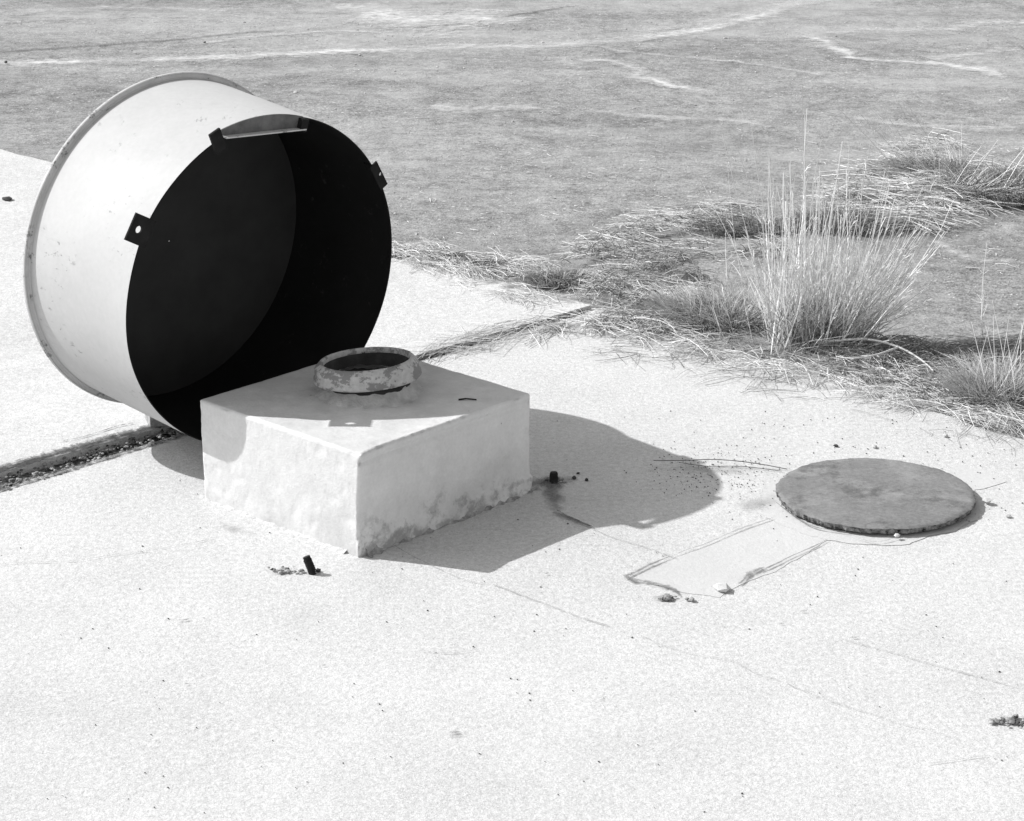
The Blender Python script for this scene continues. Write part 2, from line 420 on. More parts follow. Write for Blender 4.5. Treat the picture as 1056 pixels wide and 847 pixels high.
# dirt fill of the joint, with a lumpy surface
def joint_fill():
    vs = []; fs = []; n = 0; s = -.02; m = 8
    while s < 6:
        p = J + jdir * s; wv = gapw(s) + .035
        for j in range(m + 1):
            q = p + jn * (wv * (2 * j / m - 1) - .006)
            hz = -.016 + .010 * noise.noise(Vector((q.x * 30, q.y * 30, 0))) + .008 * noise.noise(Vector((q.x * 90, q.y * 90, 2)))
            vs.append((q.x, q.y, hz))
        n += 1; s += .010 if s < 4 else .05
    for i in range(n - 1):
        for j in range(m): a = i * (m + 1) + j; fs.append((a, a + 1, a + m + 2, a + m + 1))
    return mesh_obj('joint_filler', vs, fs, M['dirt'])
struct(joint_fill())
mb = MB(); 
for _ in range(2600):
    s = uni(1.35, 4.2) if rnd() < .85 else uni(0, 1.4); wv = gapw(s) + .008
    q = J + jdir * s + jn * uni(-wv * 1.35, wv)
    r = uni(.002, .007) * (1.5 if rnd() < .12 else 1)
    mb.stone((q.x, q.y, -.010 + uni(0, .012)), r)
stuff(mb.build('joint_gravel', M['crumb']), 'grey crumbs and grit packed in the joint between two slabs', 'gravel')
strip('dirt_stain', [J + jdir * x - jn * .004 for x in (.12, .4, .8, 1.2, 1.6)], .032, M['joint_tar'], .0085, .02, .5, seed=22)
strip('humus_litter', [J + edir_l * x + jdir * .03 for x in (.0, .3, .7, 1.1, 1.5)], [.05, .16, .10, .16, .10], M['litter'], FZ + .004, .03, .5, seed=23)
# dirty fringes of the joint
strip('dirt_stain', [J + jdir * x + jn * (gapw(x) * .8 + .004) for x in (1.3, 1.7, 2.0, 2.4, 2.9, 3.4)], .042, M['joint_tar'], FZ + .0055, .02, .5, seed=12)
strip('dirt_stain', [J + jdir * x + jn * (gapw(x) + .022) for x in (1.5, 1.9, 2.3, 2.8, 3.4)], .07, M['scuff'], FZ + .004, seed=2)
strip('dirt_stain', [J + jdir * x - jn * (gapw(x) + .016) for x in (1.6, 2.0, 2.4, 2.8, 3.4)], .04, M['scuff'], .004, seed=8)
# worn step line on the far slab beside the joint
strip('crack', [at(55, 457, FZ), at(85, 452, FZ), at(120, 441, FZ), at(140, 437, FZ)], .012, M['scuff'], FZ + .004, seed=4)

# ------------------------------------------------------------------ patch, cracks, spalls
mc = Vector((1.0211, 6.420, 0)); mr_ = .2773
# poured collar around the cover + trench patch
def poly_patch(name, pts, z, mat, amp=.006, seed=0.):
    P = resample([Vector(p) for p in pts] + [Vector(pts[0])], .02)[:-1]
    P = [p + Vector((rag(p, amp, 12, seed) + rag(p, .004, 45, seed), rag(p, amp, 12, seed + 3) + rag(p, .004, 45, seed + 5), 0)) for p in P]
    n = len(P); a = sum(P[i].x * P[(i + 1) % n].y - P[(i + 1) % n].x * P[i].y for i in range(n))
    if a < 0: P.reverse()
    vs = [(p.x, p.y, z) for p in P]; fs = [tuple(range(n))]
    return struct(mesh_obj(name, vs, fs, mat))
trench = [(652, 596), (700, 575), (790, 538), (812, 536), (856, 556), (800, 590), (762, 604), (742, 616), (705, 612)]
poly_patch('mortar_patch', [at(*q) for q in trench], .0009, M['patch'])
collar = [mc + Vector((math.cos(t) * (mr_ + .035), math.sin(t) * (mr_ + .035), 0)) for t in [i * math.pi / 24 for i in range(48)]]
collar = [p if (math.atan2(p.y - mc.y, p.x - mc.x) < -1.3 or math.atan2(p.y - mc.y, p.x - mc.x) > 2.2) else mc + (p - mc) * .925 for p in collar]
collar = [p if not (-2.9 < math.atan2(p.y - mc.y, p.x - mc.x) < -1.4) else mc + (p - mc) * 1.08 for p in collar]
poly_patch('cover_collar', collar, .0014, M['patch'], .014, 4)
poly_patch('mortar_patch', [at(*q) for q in [(985, 480), (1012, 484), (1038, 497), (1020, 503), (985, 510), (960, 500)]], .0012, M['patch'], .004, 7)
def crk(pts, wd, mat='crack', z=.0065, jit=.01, seed=0., wob=.35, soft=True):
    return strip('crack', [at(*q) for q in pts], wd, M[mat], z, .012, wob, True, soft, jit, seed)
crk([(657, 591), (646, 596), (652, 600), (668, 602), (684, 606), (698, 612), (701, 617)], [.008, .02, .028, .022, .024, .016, .006], jit=.006, seed=1)
crk([(648, 596), (664, 588), (690, 577), (700, 573)], [.012, .018, .008, .003], jit=.008, seed=2)
crk([(700, 573), (730, 562), (765, 547), (798, 536)], [.003, .005, .008, .004], 'hair', jit=.008, seed=3, soft=False)
crk([(855, 557), (835, 568), (812, 578), (792, 588), (782, 592)], [.003, .008, .006, .010, .012], jit=.010, seed=4)
crk([(790, 588), (780, 592), (768, 598), (758, 606)], [.010, .026, .022, .006], jit=.012, seed=5)
crk([(800, 520), (822, 538), (845, 548), (880, 553)], [.003, .006, .010, .003], 'crack', .0085, jit=.01, seed=6)
crk([(880, 556), (905, 562), (925, 556)], [.003, .012, .003], 'hair', .0085, jit=.01, seed=7)
crk([(505, 603), (530, 612), (565, 625), (600, 638), (635, 649)], .009, 'hair', .004, .004, 8, .2)
crk([(590, 535), (622, 551), (660, 564), (700, 578)], .008, 'hair', .004, .006, 9, .2)
crk([(572, 526), (585, 534), (600, 541), (614, 546)], [.012, .02, .016, .006], 'scuff', .0052, .008, 10, .4)
crk([(868, 660), (900, 669), (960, 686), (1056, 712)], .007, 'hair', .004, .004, 11, .2)
crk([(0, 583), (60, 580), (130, 573), (200, 560), (225, 553)], .006, 'hair', .004, .02, 12, .2)
crk([(400, 560), (470, 596), (505, 603)], .005, 'hair', .004, .01, 31, .2)
crk([(640, 648), (700, 672), (770, 690), (850, 722), (1000, 768)], .004, 'hair', .004, .02, 33, .2)
crk([(955, 790), (985, 786), (1020, 782)], .006, 'hair', .004, .01, 13, .2)
crk([(430, 672), (465, 675), (495, 671)], .006, 'hair', .004, .01, 14, .2)
blob('dust_stain', at(735, 485), .28, .07, M['halo'], .0045, 0, 3)
blob('dust_stain', at(785, 520), .16, .10, M['halo'], .0047, .5, 5)
blob('dust_stain', at(240, 545), .16, .05, M['halo'], .0045, -.7, 6)
blob('dust_stain', at(470, 760), .05, .02, M['halo'], .0045, 0, 8)
for q, r1, r2, sd in [((190, 641), .018, .006, 1), ((193, 707), .006, .004, 2), ((469, 757), .016, .007, 3), ((334, 688), .007, .004, 4), ((806, 645), .008, .005, 5), ((564, 593), .008, .004, 6), ((882, 659), .01, .005, 7), ((829, 632), .012, .005, 8)]:
    blob('spall_mark', at(*q), r1, r2, M['crack'], .005, .2, sd, .6, 3, 16)
def spall(q, rx, ry, ang, npb, label, sd, mat='scuff'):
    c = at(*q); blob('spall_mark', c, rx, ry, M[mat], .0055, ang, sd, .5)
    m = MB()
    for i in range(npb):
        t = uni(0, 6.28); r = rnd() ** .7; rr = uni(.003, .009)
        m.stone((c.x + math.cos(t) * rx * r * .8, c.y + math.sin(t) * ry * r * .8, .004 + rr * .3), rr, .6)
    stuff(m.build('rubble', M['crumb']), label, 'rubble')
spall((686, 619), .040, .028, 0, 22, 'crumbled stones in the dark spalled hole beside the patch corner', 3, 'tar')
spall((714, 620), .018, .012, 0, 5, 'grit in the little pock right of the spalled hole', 4)
spall((1048, 746), .075, .035, -.2, 40, 'broken stones in the pock at the right picture edge', 5)
spall((292, 590), .075, .030, .1, 16, 'chips in the chipped concrete round the leaning rod', 6)
spall((575, 497), .05, .03, .1, 8, 'chips in the stain round the upright rod', 7)
blob('dust_stain', at(570, 512), .035, .14, M['stain'], .0052, .1, 5)
blob('dust_stain', at(566, 498), .09, .05, M['stain'], .0048, .1, 15)
strip('crack', [at(569, 530), at(585, 535), at(600, 541), at(613, 546)], [.01, .02, .018, .006], M['stain'], .0056, .012, .5, seed=6)
def mk_stone(q, r, mat, label, z=.0, flat=.6, name='stone'):
    r *= .75; m = MB(); m.stone((0, 0, r * flat * .8), r, flat); o = m.build(name, M[mat]); o.location = at(*q) + Vector((0, 0, z)); return tag(o, label, 'stone')
mk_stone((744, 609), .030, 'chip', 'pale wedge of broken mortar beside the lower end of the trench patch', 0, .5, 'mortar_chip')
mk_stone((592, 494), .012, 'darkstone', 'dark pebble just right of the upright rod in shade', 0)
mk_stone((605, 496), .011, 'darkstone', 'dark pebble farther right of the upright rod in shade', 0)
mk_stone((596, 489), .008, 'darkstone', 'smallest dark pebble behind the others near the upright rod', 0)
mk_stone((862, 461), .011, 'darkstone', 'dark pebble behind the round cover on its left half', 0)
mk_stone((902, 462), .013, 'stone', 'pebble behind the round cover near its middle', 0)
mk_stone((975, 451), .015, 'stone', 'larger pebble between the round cover and the straw', 0)
mk_stone((1018, 520), .018, 'stone', 'broken stone at the right rim of the round cover', .005)
mk_stone((1040, 534), .012, 'stone', 'pebble lying right of the round cover', 0)
mk_stone((925, 557), .013, 'chip', 'pale chip against the front of the round cover', .009)
mk_stone((6, 63), .018, 'darkstone', 'dark stone on the asphalt at the far left edge', -.012)
mk_stone((211, 42), .010, 'darkstone', 'small dark stone on the asphalt behind the drum', -.012)
mk_stone((8, 209), .035, 'darkstone', 'flat dark piece of rubble on the slab left of the drum', FZ, .3)

# ------------------------------------------------------------------ marks on the asphalt
def streak(pts, wd, mat='sand', seed=0., jit=.03, name='sand_streak', wob=.3):
    return strip(name, [at(*q) for q in pts], wd, M[mat], 'field', .05, wob, True, True, jit, seed)
streak([(-60, 64), (60, 61), (200, 57), (330, 51), (440, 48), (560, 45), (660, 38), (720, 29), (780, 15), (840, -4)], .21, 'sand2', seed=1)
streak([(640, 30), (700, 26), (770, 12), (830, 0), (870, -12)], .30, seed=2)
streak([(340, 2), (390, 10), (440, 20), (490, 16), (540, 22)], [.2, .8, .9, .4], 'sand2', seed=3)
streak([(820, 33), (850, 40), (880, 56), (920, 60), (965, 62), (1000, 68), (1042, 79)], [.10, .2, .12, .12, .2, .1], 'sand2', seed=4, jit=.06)
streak([(850, 33), (900, 28), (960, 30), (1020, 20), (1080, 22)], .35, seed=5)
streak([(600, 60), (640, 62), (660, 76), (700, 86), (715, 91), (748, 93)], [.1, .12, .16, .12, .14], 'sand2', seed=6, jit=.06)
streak([(610, 45), (660, 52), (720, 58), (790, 66), (860, 76)], .10, seed=16, jit=.06)
streak([(960, 60), (1000, 54), (1060, 48)], .45, seed=7)
streak([(440, 106), (480, 110), (560, 108)], .28, seed=9)
streak([(600, 112), (680, 118), (760, 122), (800, 130)], .22, seed=10)
streak([(0, 12), (120, 6), (240, 10)], .3, seed=11)
streak([(870, 118), (930, 126), (1000, 130), (1060, 128)], .2, seed=12)
streak([(960, 245), (1000, 262), (1056, 268)], .12, seed=13)
streak([(-20, 52), (70, 46), (160, 40), (240, 33), (300, 29)], .08, 'tar', seed=14, name='tar_crack')
streak([(420, 28), (480, 22), (540, 12), (600, 4)], .06, 'tar', seed=15, name='tar_crack')
streak([(200, 43), (260, 36), (330, 30), (400, 32)], .10, seed=17)
# loose gravel over the asphalt
mb = MB()
edge_n = Vector((-edir_r.y, edir_r.x, 0)); 
if edge_n.y < 0: edge_n = -edge_n
for _ in range(6500):
    x = uni(-20, 1076); y = 20 + 300 * rnd() ** 1.1 if rnd() < .8 else uni(180, 440)
    q = at(x, y)
    if (q - J).dot(edge_n) < .03: continue
    d = q.length / 9; r = uni(.0015, .0042) * (2.0 if rnd() < .03 else 1) * max(1, d * .9)
    mb.stone((q.x, q.y, relief(q.x, q.y) + r * .2), r, .5)
stuff(mb.build('gravel', M['stone']), 'scattered pale gravel and grit on the grey asphalt', 'gravel')
mb = MB()
for _ in range(420):
    q = at(uni(0, 1056), uni(420, 840)) if rnd() < .55 else at(uni(760, 1056), uni(430, 540))
    if (q - J).dot(edge_n) > -.05: continue
    mb.stone((q.x, q.y, .002), uni(.001, .0028))
for _ in range(260):
    q = at(random.gauss(735, 38), random.gauss(487, 14)); mb.stone((q.x, q.y, .002), uni(.001, .0026))
stuff(mb.build('grit', M['darkstone']), 'fine dark grit sprinkled over the pale slab', 'grit')

# ------------------------------------------------------------------ concrete block with pipe
yaw = .7532; B0 = Vector((-.4043, 6.0061, 0)); uA = Vector((-math.cos(yaw), math.sin(yaw), 0)); vC = Vector((math.sin(yaw), math.cos(yaw), 0))
wL, wR, hB = .6396, .6701, .2955
root = thing('concrete_block', B0 + (uA * wL + vC * wR) * .5, 'low white painted concrete block with pipe ring in front of the tipped drum', 'concrete block')
def block_mesh():
    # rounded box from a dense grid, roughened
    N = (112, 116, 52); vs = []; idx = {}; fs = []
    rad = .005
    def vert(i, j, k):
        key = (i, j, k)
        if key in idx: return idx[key]
        a, b, c = i / N[0] * wL, j / N[1] * wR, k / N[2] * (hB + .02) - .02
        # rounding of edges
        def cl(x, lo, hi): return max(lo, min(hi, x))
        ca, cb, cc = cl(a, rad, wL - rad), cl(b, rad, wR - rad), cl(c, -1, hB - rad)
        d = Vector((a - ca, b - cb, c - cc))
        if d.length > 1e-9: d = d.normalized() * rad
        a, b, c = ca + d.x, cb + d.y, cc + d.z
        if a <= 1e-6 + 0 and False: pass
        # slight flare of the near corner towards the top, narrow foot
        t = max(0, c / hB)
        nearf = max(0, 1 - (a + b) / .10)
        a -= nearf * (.012 * max(0, t - .55) / .45 - .006 * (1 - t)); 
        P = B0 + uA * a + vC * b; 
        nz = Vector((P.x * 5, P.y * 5, c * 5))
        o = noise.noise(nz) * .0015 + noise.noise(nz * 4) * .0012
        n_ = Vector((0, 0, 0))
        if i == 0: n_ -= uA
        if i == N[0]: n_ += uA
        if j == 0: n_ -= vC
        if j == N[1]: n_ += vC
        if k == N[2]: n_ += Vector((0, 0, 1))
        edge = (i in (0, N[0])) + (j in (0, N[1])) + (k == N[2])
        if edge >= 2: o -= .001 + .012 * max(0, noise.noise(nz * 5) - .22) + .006 * max(0, noise.noise(nz * 14) - .15)
        elif min(i, j) <= 1 or k >= N[2] - 1: o -= .005 * max(0, noise.noise(nz * 5) - .22)
        # casting line below the top edge of the east face
        if i == 0 and abs(c - (hB - .028)) < .008: o -= .005
        if i == 0 and c < .05: o += .006 * noise.noise(nz * 6) + .004
        q = P + Vector((0, 0, c)) + n_ * o
        idx[key] = len(vs); vs.append(q); return idx[key]
    def grid(fn, n1, n2, flip):
        for x in range(n1):
            for y in range(n2):
                f = (fn(x, y), fn(x + 1, y), fn(x + 1, y + 1), fn(x, y + 1)); fs.append(f[::-1] if flip else f)
    grid(lambda x, y: vert(x, y, N[2]), N[0], N[1], True)
    grid(lambda x, y: vert(x, 0, y), N[0], N[2], True)
    grid(lambda x, y: vert(x, N[1], y), N[0], N[2], False)
    grid(lambda x, y: vert(0, x, y), N[1], N[2], False)
    grid(lambda x, y: vert(N[0], x, y), N[1], N[2], True)
    return vs, fs
bv, bf = block_mesh()
bo = mesh_obj('block_body', bv, bf, M['block'], root, True)
bm = bmesh.new(); bm.from_mesh(bo.data); bmesh.ops.recalc_face_normals(bm, faces=bm.faces); bm.to_mesh(bo.data); bm.free()
# crumbling mortar fillet along the foot
def fillet(a, b, out, hmax, wmax, name, mat, seed):
    P = resample([a, b], .008); m = 7; vs = []; fs = []
    for p in P:
        k = .55 + .6 * noise.noise(Vector((p.x * 9, p.y * 9, seed))) + .35 * noise.noise(Vector((p.x * 40, p.y * 40, seed)))
        k = max(.12, k)
        for j in range(m + 1):
            t = j / m; r = 1 + .35 * noise.noise(Vector((p.x * 60, p.y * 60, t * 4 + seed)))
            q = p + out * (wmax * k * t * r - .004) + Vector((0, 0, max(-.002, hmax * k * (1 - t) ** 1.6 * r)))
            vs.append(q)
    for i in range(len(P) - 1):
        for j in range(m): x = i * (m + 1) + j; fs.append((x, x + m + 1, x + m + 2, x + 1))
    o = mesh_obj(name, vs, fs, M[mat], root, False)
    bm = bmesh.new(); bm.from_mesh(o.data)
    bmesh.ops.recalc_face_normals(bm, faces=bm.faces)
    if sum((f.normal.z * f.calc_area()) for f in bm.faces) < 0: bmesh.ops.reverse_faces(bm, faces=bm.faces)
    bm.to_mesh(o.data); bm.free(); return o
fillet(B0 + vC * .02, B0 + vC * (wR + .03), -uA, .032, .032, 'mortar_fillet', 'mortar2', 1)
fillet(B0 - vC * 0 + uA * .05, B0 + uA * (wL + .02), -vC, .014, .022, 'mortar_fillet', 'slab', 5)

# pipe ring
RC = Vector((-.408, 6.5164, .3855)); RN = Vector((-.0648, .0503, 1)).normalized()
def ring_frame(n):
    a = n.orthogonal().normalized(); return a, n.cross(a)
ra, rb = ring_frame(RN)
def lathe(c, n, prof, k=96, wobble=0., close=False, seed=0.):
    a, b = ring_frame(n); vs = []; fs = []
    for j in range(k):
        t = 2 * math.pi * j / k
        for (r, h) in prof:
            rr = r * (1 + wobble * noise.noise(Vector((math.cos(t) * 2.5, math.sin(t) * 2.5, h * 20 + seed))))
            vs.append(c + (a * math.cos(t) + b * math.sin(t)) * rr + n * h)
    m = len(prof)
    for j in range(k):
        for i in range(m - (0 if close else 1)):
            x = j * m + i; y = j * m + (i + 1) % m; z = ((j + 1) % k) * m + (i + 1) % m; w_ = ((j + 1) % k) * m + i
            fs.append((x, w_, z, y))
    return vs, fs
def fixn(o, inward=False):
    bm = bmesh.new(); bm.from_mesh(o.data); bmesh.ops.recalc_face_normals(bm, faces=bm.faces); bm.to_mesh(o.data); bm.free()
pr = [(.124, .0), (.127, .005), (.132, .004), (.142, -.006), (.1465, -.012), (.148, -.034), (.152, -.038), (.1525, -.046), (.149, -.050), (.140, -.051), (.128, -.049), (.122, -.045), (.1215, -.01)]
v_, f_ = lathe(RC, RN, pr, 120, .012, True, 3); o = mesh_obj('pipe_ring', v_, f_, M['ring'], root, True); fixn(o)
v_, f_ = lathe(RC, RN, [(.121, -.010), (.116, -.012), (.116, -.20), (.121, -.20)], 72, 0, True); o = mesh_obj('pipe_wall', v_, f_, M['pipein'], root, True); fixn(o)
v_ = [RC + RN * -.075] + [RC + RN * (-.075 + .004 * noise.noise(Vector((j, 0, 0)))) + (ra * math.cos(j * .1309) + rb * math.sin(j * .1309)) * .116 for j in range(48)]
mesh_obj('pipe_plug', v_, [(0, 1 + j, 1 + (j + 1) % 48) for j in range(48)], M['plug'], root)
# thick mortar neck the ring sits on
cn = Vector((RC.x, RC.y, hB)) + Vector((.006, -.004, 0))
v_, f_ = lathe(cn, Vector((0, 0, 1)), [(.106, .044), (.112, .042), (.118, .030), (.126, .022), (.134, .014), (.142, .007), (.150, .002), (.158, -.004)], 150, .05, False, 8)
v_ = [p + Vector((noise.noise(p * 60), noise.noise(p * 60 + Vector((9, 0, 0))), noise.noise(p * 50 + Vector((0, 9, 0))))) * .004 for p in v_]
o = mesh_obj('mortar_neck', v_, f_, M['neck'], root, True); fixn(o)
# a small lever on the ring's foot (casts the notch) and marks on the top
mb = MB(); q0 = at(484, 413, hB)
strp = MB()
strp.tube([q0 + Vector((-.03, 0, .002)), q0 + Vector((-.01, .004, .004)), q0 + Vector((.02, -.002, .003))], .003, .002, 5, True)
tag(strp.build('twig', M['rust']), 'short dark twig lying on top of the concrete block', 'twig')

# ------------------------------------------------------------------ tipped drum
KD = .975
Fc = Vector((0, 0, CAM_H)) + (Vector((-.7262, 6.9225, .4938)) - Vector((0, 0, CAM_H))) * KD; az, el = -.77766, .08454
ax = Vector((math.sin(az) * math.cos(el), math.cos(az) * math.cos(el), math.sin(el)))
e2 = ax.cross(Vector((0, 0, 1))).normalized(); e1 = e2.cross(ax)
RD, LD, RF = .5011 * KD, .475 * KD, .5275 * KD
bc = Fc + ax * LD
droot = thing('tipped_drum', Vector((bc.x, bc.y, FZ)), 'huge white steel drum tipped on its side with black inside', 'drum')
def dp(th, r, h): a = R(th); return Fc + ax * h + (e1 * math.cos(a) + e2 * math.sin(a)) * r
def rim_w(th, h):  # slight dents and out-of-round
    a = R(th); k = 1 - min(1, h / .4)
    return .003 * k * noise.noise(Vector((math.cos(a) * 2, math.sin(a) * 2, h * 2)))
K = 180
def cyl(prof, name, mat, smooth=True, flip=False, dent=1.):
    vs = []; fs = []; m = len(prof)
    for j in range(K):
        th = 360 * j / K
        for r, h in prof: vs.append(dp(th, r + dent * rim_w(th, max(h, 0)), h))
    for j in range(K):
        for i in range(m - 1):
            x = j * m + i; w_ = ((j + 1) % K) * m + i; f = (x, x + 1, w_ + 1, w_); fs.append(f if not flip else f[::-1])
    return mesh_obj(name, vs, fs, mat, droot, smooth)
outer = [(RD + .006 * h / LD, h) for h in (0, .01, .05, .1, .16, .22, .28, .34, .40, .43, .455)]
cyl(outer, 'shell', M['white'], True, False)
inner = [(RD - .0035 + .006 * h / LD, h) for h in (0, .01, .05, .1, .2, .3, .4, .47)]
cyl(inner, 'lining', M['black'], True, True)
cyl([(RD - .0035, 0), (RD, 0)], 'rim_edge', M['brk'], False, True)
# closed end: slightly dished, lighter black inside, painted outside
endr = [i / 12 for i in range(13)]
cyl([(max(.001, (RD - .004) * t), LD - .022 + .010 * (1 - t * t)) for t in endr], 'end_plate', mat_plain('worn_black_lining', .030, .008, 5, .001, .7), True, True, 0)
# flange at the closed end: flat ring with a small rolled lip, and a rusty seam where it meets the shell
fl = [(RD + .006, LD - .013), (RD + .014, LD - .012), (RF - .008, LD - .012), (RF - .004, LD - .014), (RF - .002, LD - .011), (RF - .002, LD - .004), (RF - .005, LD), (RF - .03, LD + .001), (.02, LD + .004)]
cyl(fl, 'flange', M['flange'], False, False, 0)
cyl([(RD + .0064, LD - .019), (RD + .008, LD - .016), (RD + .0095, LD - .0125)], 'flange_seam', M['flange'], False, False, 0)
# ears standing out radially from the rim, each with a bolt hole
def ear(th, out=.058, wid=.080, inn=.018, rh=.0105, tilt=0.):
    a = R(th); rad = e1 * math.cos(a) + e2 * math.sin(a); tan = -e1 * math.sin(a) + e2 * math.cos(a)
    rim = Fc + rad * RD; rad = (rad - ax * tilt).normalized()
    c = rim + rad * ((out - inn) / 2); hw, hl = wid / 2, (out + inn) / 2; n = 32; T = .006; vs = []; fs = []
    for lv in (-.004, -.004 - T):
        for j in range(n):
            t = 2 * math.pi * j / n; vs.append(c + ax * lv + tan * rh * math.cos(t) + rad * (.008 + rh * math.sin(t)))
        for j in range(n):
            t = 2 * math.pi * j / n; cx, cy = math.cos(t), math.sin(t); q = 1 / max(abs(cx), abs(cy)); vs.append(c + ax * lv + tan * (hw * cx * q) + rad * (hl * cy * q))
    for j in range(n):
        k = (j + 1) % n
        fs += [(j, k, k + n, j + n), (j + 2 * n, j + 3 * n, k + 3 * n, k + 2 * n), (j + n, k + n, k + 3 * n, j + 3 * n), (j, j + 2 * n, k + 2 * n, k)]
    o = mesh_obj('bolt_ear', vs, fs, M['brk'], droot); fixn(o)
    m = MB(); r0 = dp(th, RD - .009, .012); m.box(r0, tan * hw, rad * .003, ax * .014); m.build('ear_foot', M['brk'], o)
ear(-61); ear(59, .012, .090, rh=.006); ear(179, .052)
ck = MB(); cz_ = RD * math.cos(el); ck.box((0, 0, .031), Vector((.10, .03, 0)), Vector((-.016, .052, 0)), (0, 0, .031))
ckp = dp(178, RF, LD - .05); co = ck.build('brick_chock', M['mortar']); co.location = (ckp.x, ckp.y, FZ); tag(co, 'worn brick wedged under the far side of the tipped drum', 'brick')
# handle tab: a segment plate under the rim's top, its lower edge folded outwards, black gussets at its ends
def tabs():
    P0, P1 = dp(-20.0, RD + .009, 0), dp(13.6, RD - .029, 0); n = 24
    vs = []; fs = []
    for j in range(n + 1):
        q = P0.lerp(P1, j / n); d = q - Fc; a_ = dp(0, 1, 0) - Fc
        top = Fc + (d - ax * d.dot(ax)).normalized() * (RD + .029 - .025 * j / n)
        for h in (-.014, -.010): vs.append(top + ax * h); vs.append(q + ax * h)
    for j in range(n):
        a = j * 4; b = a + 4
        fs += [(a, b, b + 1, a + 1), (a + 2, a + 3, b + 3, b + 2), (a, a + 2, b + 2, b), (a + 1, b + 1, b + 3, a + 3)]
    fs += [(0, 1, 3, 2), (n * 4, n * 4 + 2, n * 4 + 3, n * 4 + 1)]
    o = mesh_obj('handle_tab', vs, fs, M['tab'], droot); fixn(o)
    t_ = (P1 - P0).normalized(); r_ = -t_.cross(ax).normalized(); mid = (P0 + P1) / 2
    m = MB(); m.box(mid - ax * .024, t_ * ((P1 - P0).length / 2 + .004), r_ * .0018, ax * .011); m.build('tab_lip', M['flange'], o)
    for th, w_, rr, rh, fw in ((-22.6, .019, RD + .006, .033, .004), (13.2, .012, RD - .018, .018, .016)):
        a = R(th); rad = e1 * math.cos(a) + e2 * math.sin(a); tan = -e1 * math.sin(a) + e2 * math.cos(a)
        m = MB(); m.box(Fc + rad * rr - ax * .016, tan * w_, rad * rh, ax * fw); m.build('gusset', M['brk'], o)
tabs()

# ------------------------------------------------------------------ round cover
croot = thing('manhole_cover', Vector((mc.x, mc.y, .006)), 'flat round rusted steel cover with ragged rim on the slab', 'manhole cover')
prof_n = 440; vs = []; fs = []
zt = .028; 
rings = [(0.002, zt), (.08, zt + .001), (.16, zt), (.22, zt + .0005), (.262, zt), (.2725, zt - .001), (.2773, zt - .004)]
for j in range(prof_n):
    t = 2 * math.pi * j / prof_n
    rag_ = .004 * noise.noise(Vector((math.cos(t) * 3, math.sin(t) * 3, 1))) + .004 * noise.noise(Vector((math.cos(t) * 14, math.sin(t) * 14, 1))) - .006 * max(0, noise.noise(Vector((math.cos(t) * 30, math.sin(t) * 30, 5))) - .15)
    for i, (r, z) in enumerate(rings):
        z += .0015 * noise.noise(Vector((math.cos(t) * r * 20, math.sin(t) * r * 20, 4)))
        vs.append(mc + Vector((math.cos(t), math.sin(t), 0)) * (r + (rag_ if i > 4 else 0)) + Vector((0, 0, z)))
m_ = len(rings)
for j in range(prof_n):
    for i in range(m_ - 1): a = j * m_ + i; b = ((j + 1) % prof_n) * m_ + i; fs.append((a, a + 1, b + 1, b))
mesh_obj('cover_plate', vs, fs, M['cover'], croot, True)
vs = []; fs = []; k2 = 440
for j in range(k2):
    t = 2 * math.pi * j / k2; rag_ = .004 * noise.noise(Vector((math.cos(t) * 3, math.sin(t) * 3, 1))) + .004 * noise.noise(Vector((math.cos(t) * 14, math.sin(t) * 14, 1))) - .006 * max(0, noise.noise(Vector((math.cos(t) * 30, math.sin(t) * 30, 5))) - .15)
    tooth = .005 * max(0, noise.noise(Vector((t * 26, 0, 3))) + .25) + .003 * noise.noise(Vector((t * 60, 0, 1)))
    d = Vector((math.cos(t), math.sin(t), 0))
    for r, z in ((.2773, zt - .004), (.2745 + tooth * .7, zt - .010), (.272 + tooth * 1.3, zt - .018), (.270 - tooth, zt - .020), (.262, .0055)):
        vs.append(mc + d * (r + rag_) + Vector((0, 0, max(z, .002))))
for j in range(k2):
    for i in range(4): a = j * 5 + i; b = ((j + 1) % k2) * 5 + i; fs.append((a, a + 1, b + 1, b))
mesh_obj('crumbling_rim', vs, fs, mat_plain('flaking_rim', .17, .2, 55, .01), croot, False)

# ------------------------------------------------------------------ anchor rods
def rod(q, lean, L_, label, r=.010):
    base = at(*q); m = MB(); d = (Vector((0, 0, 1)) + Vector(lean)).normalized()
    pts = [Vector((0, 0, -.01)), d * .012, d * (L_ * .5), d * L_ * .97, d * L_]
    m.tube(pts, r, r * .96, 12, True)
    for i in range(7):
        c = d * (L_ * (.2 + .1 * i)); m.tube([c - d * .0016, c + d * .0016], r * 1.12, r * 1.12, 12, True)
    m.v = [Vector(v) * 1 + Vector((noise.noise(Vector(v) * 200), noise.noise(Vector(v) * 200 + Vector((4, 0, 0))), 0)) * .0012 for v in m.v]
    o = m.build('anchor_rod', M['rust']); o.location = base; tag(o, label, 'metal rod', 'rusty anchor rods set in the slab')
rod((323, 592), (-.38, .15, 0), .05, 'short rusty rod stub leaning left in front of the block')
rod((571, 498), (0, 0, 0), .032, 'short upright rusty rod stub in the shadow right of the block', .011)
mk_stone((328, 590), .012, 'darkstone', 'dark crumb at the foot of the leaning rod')
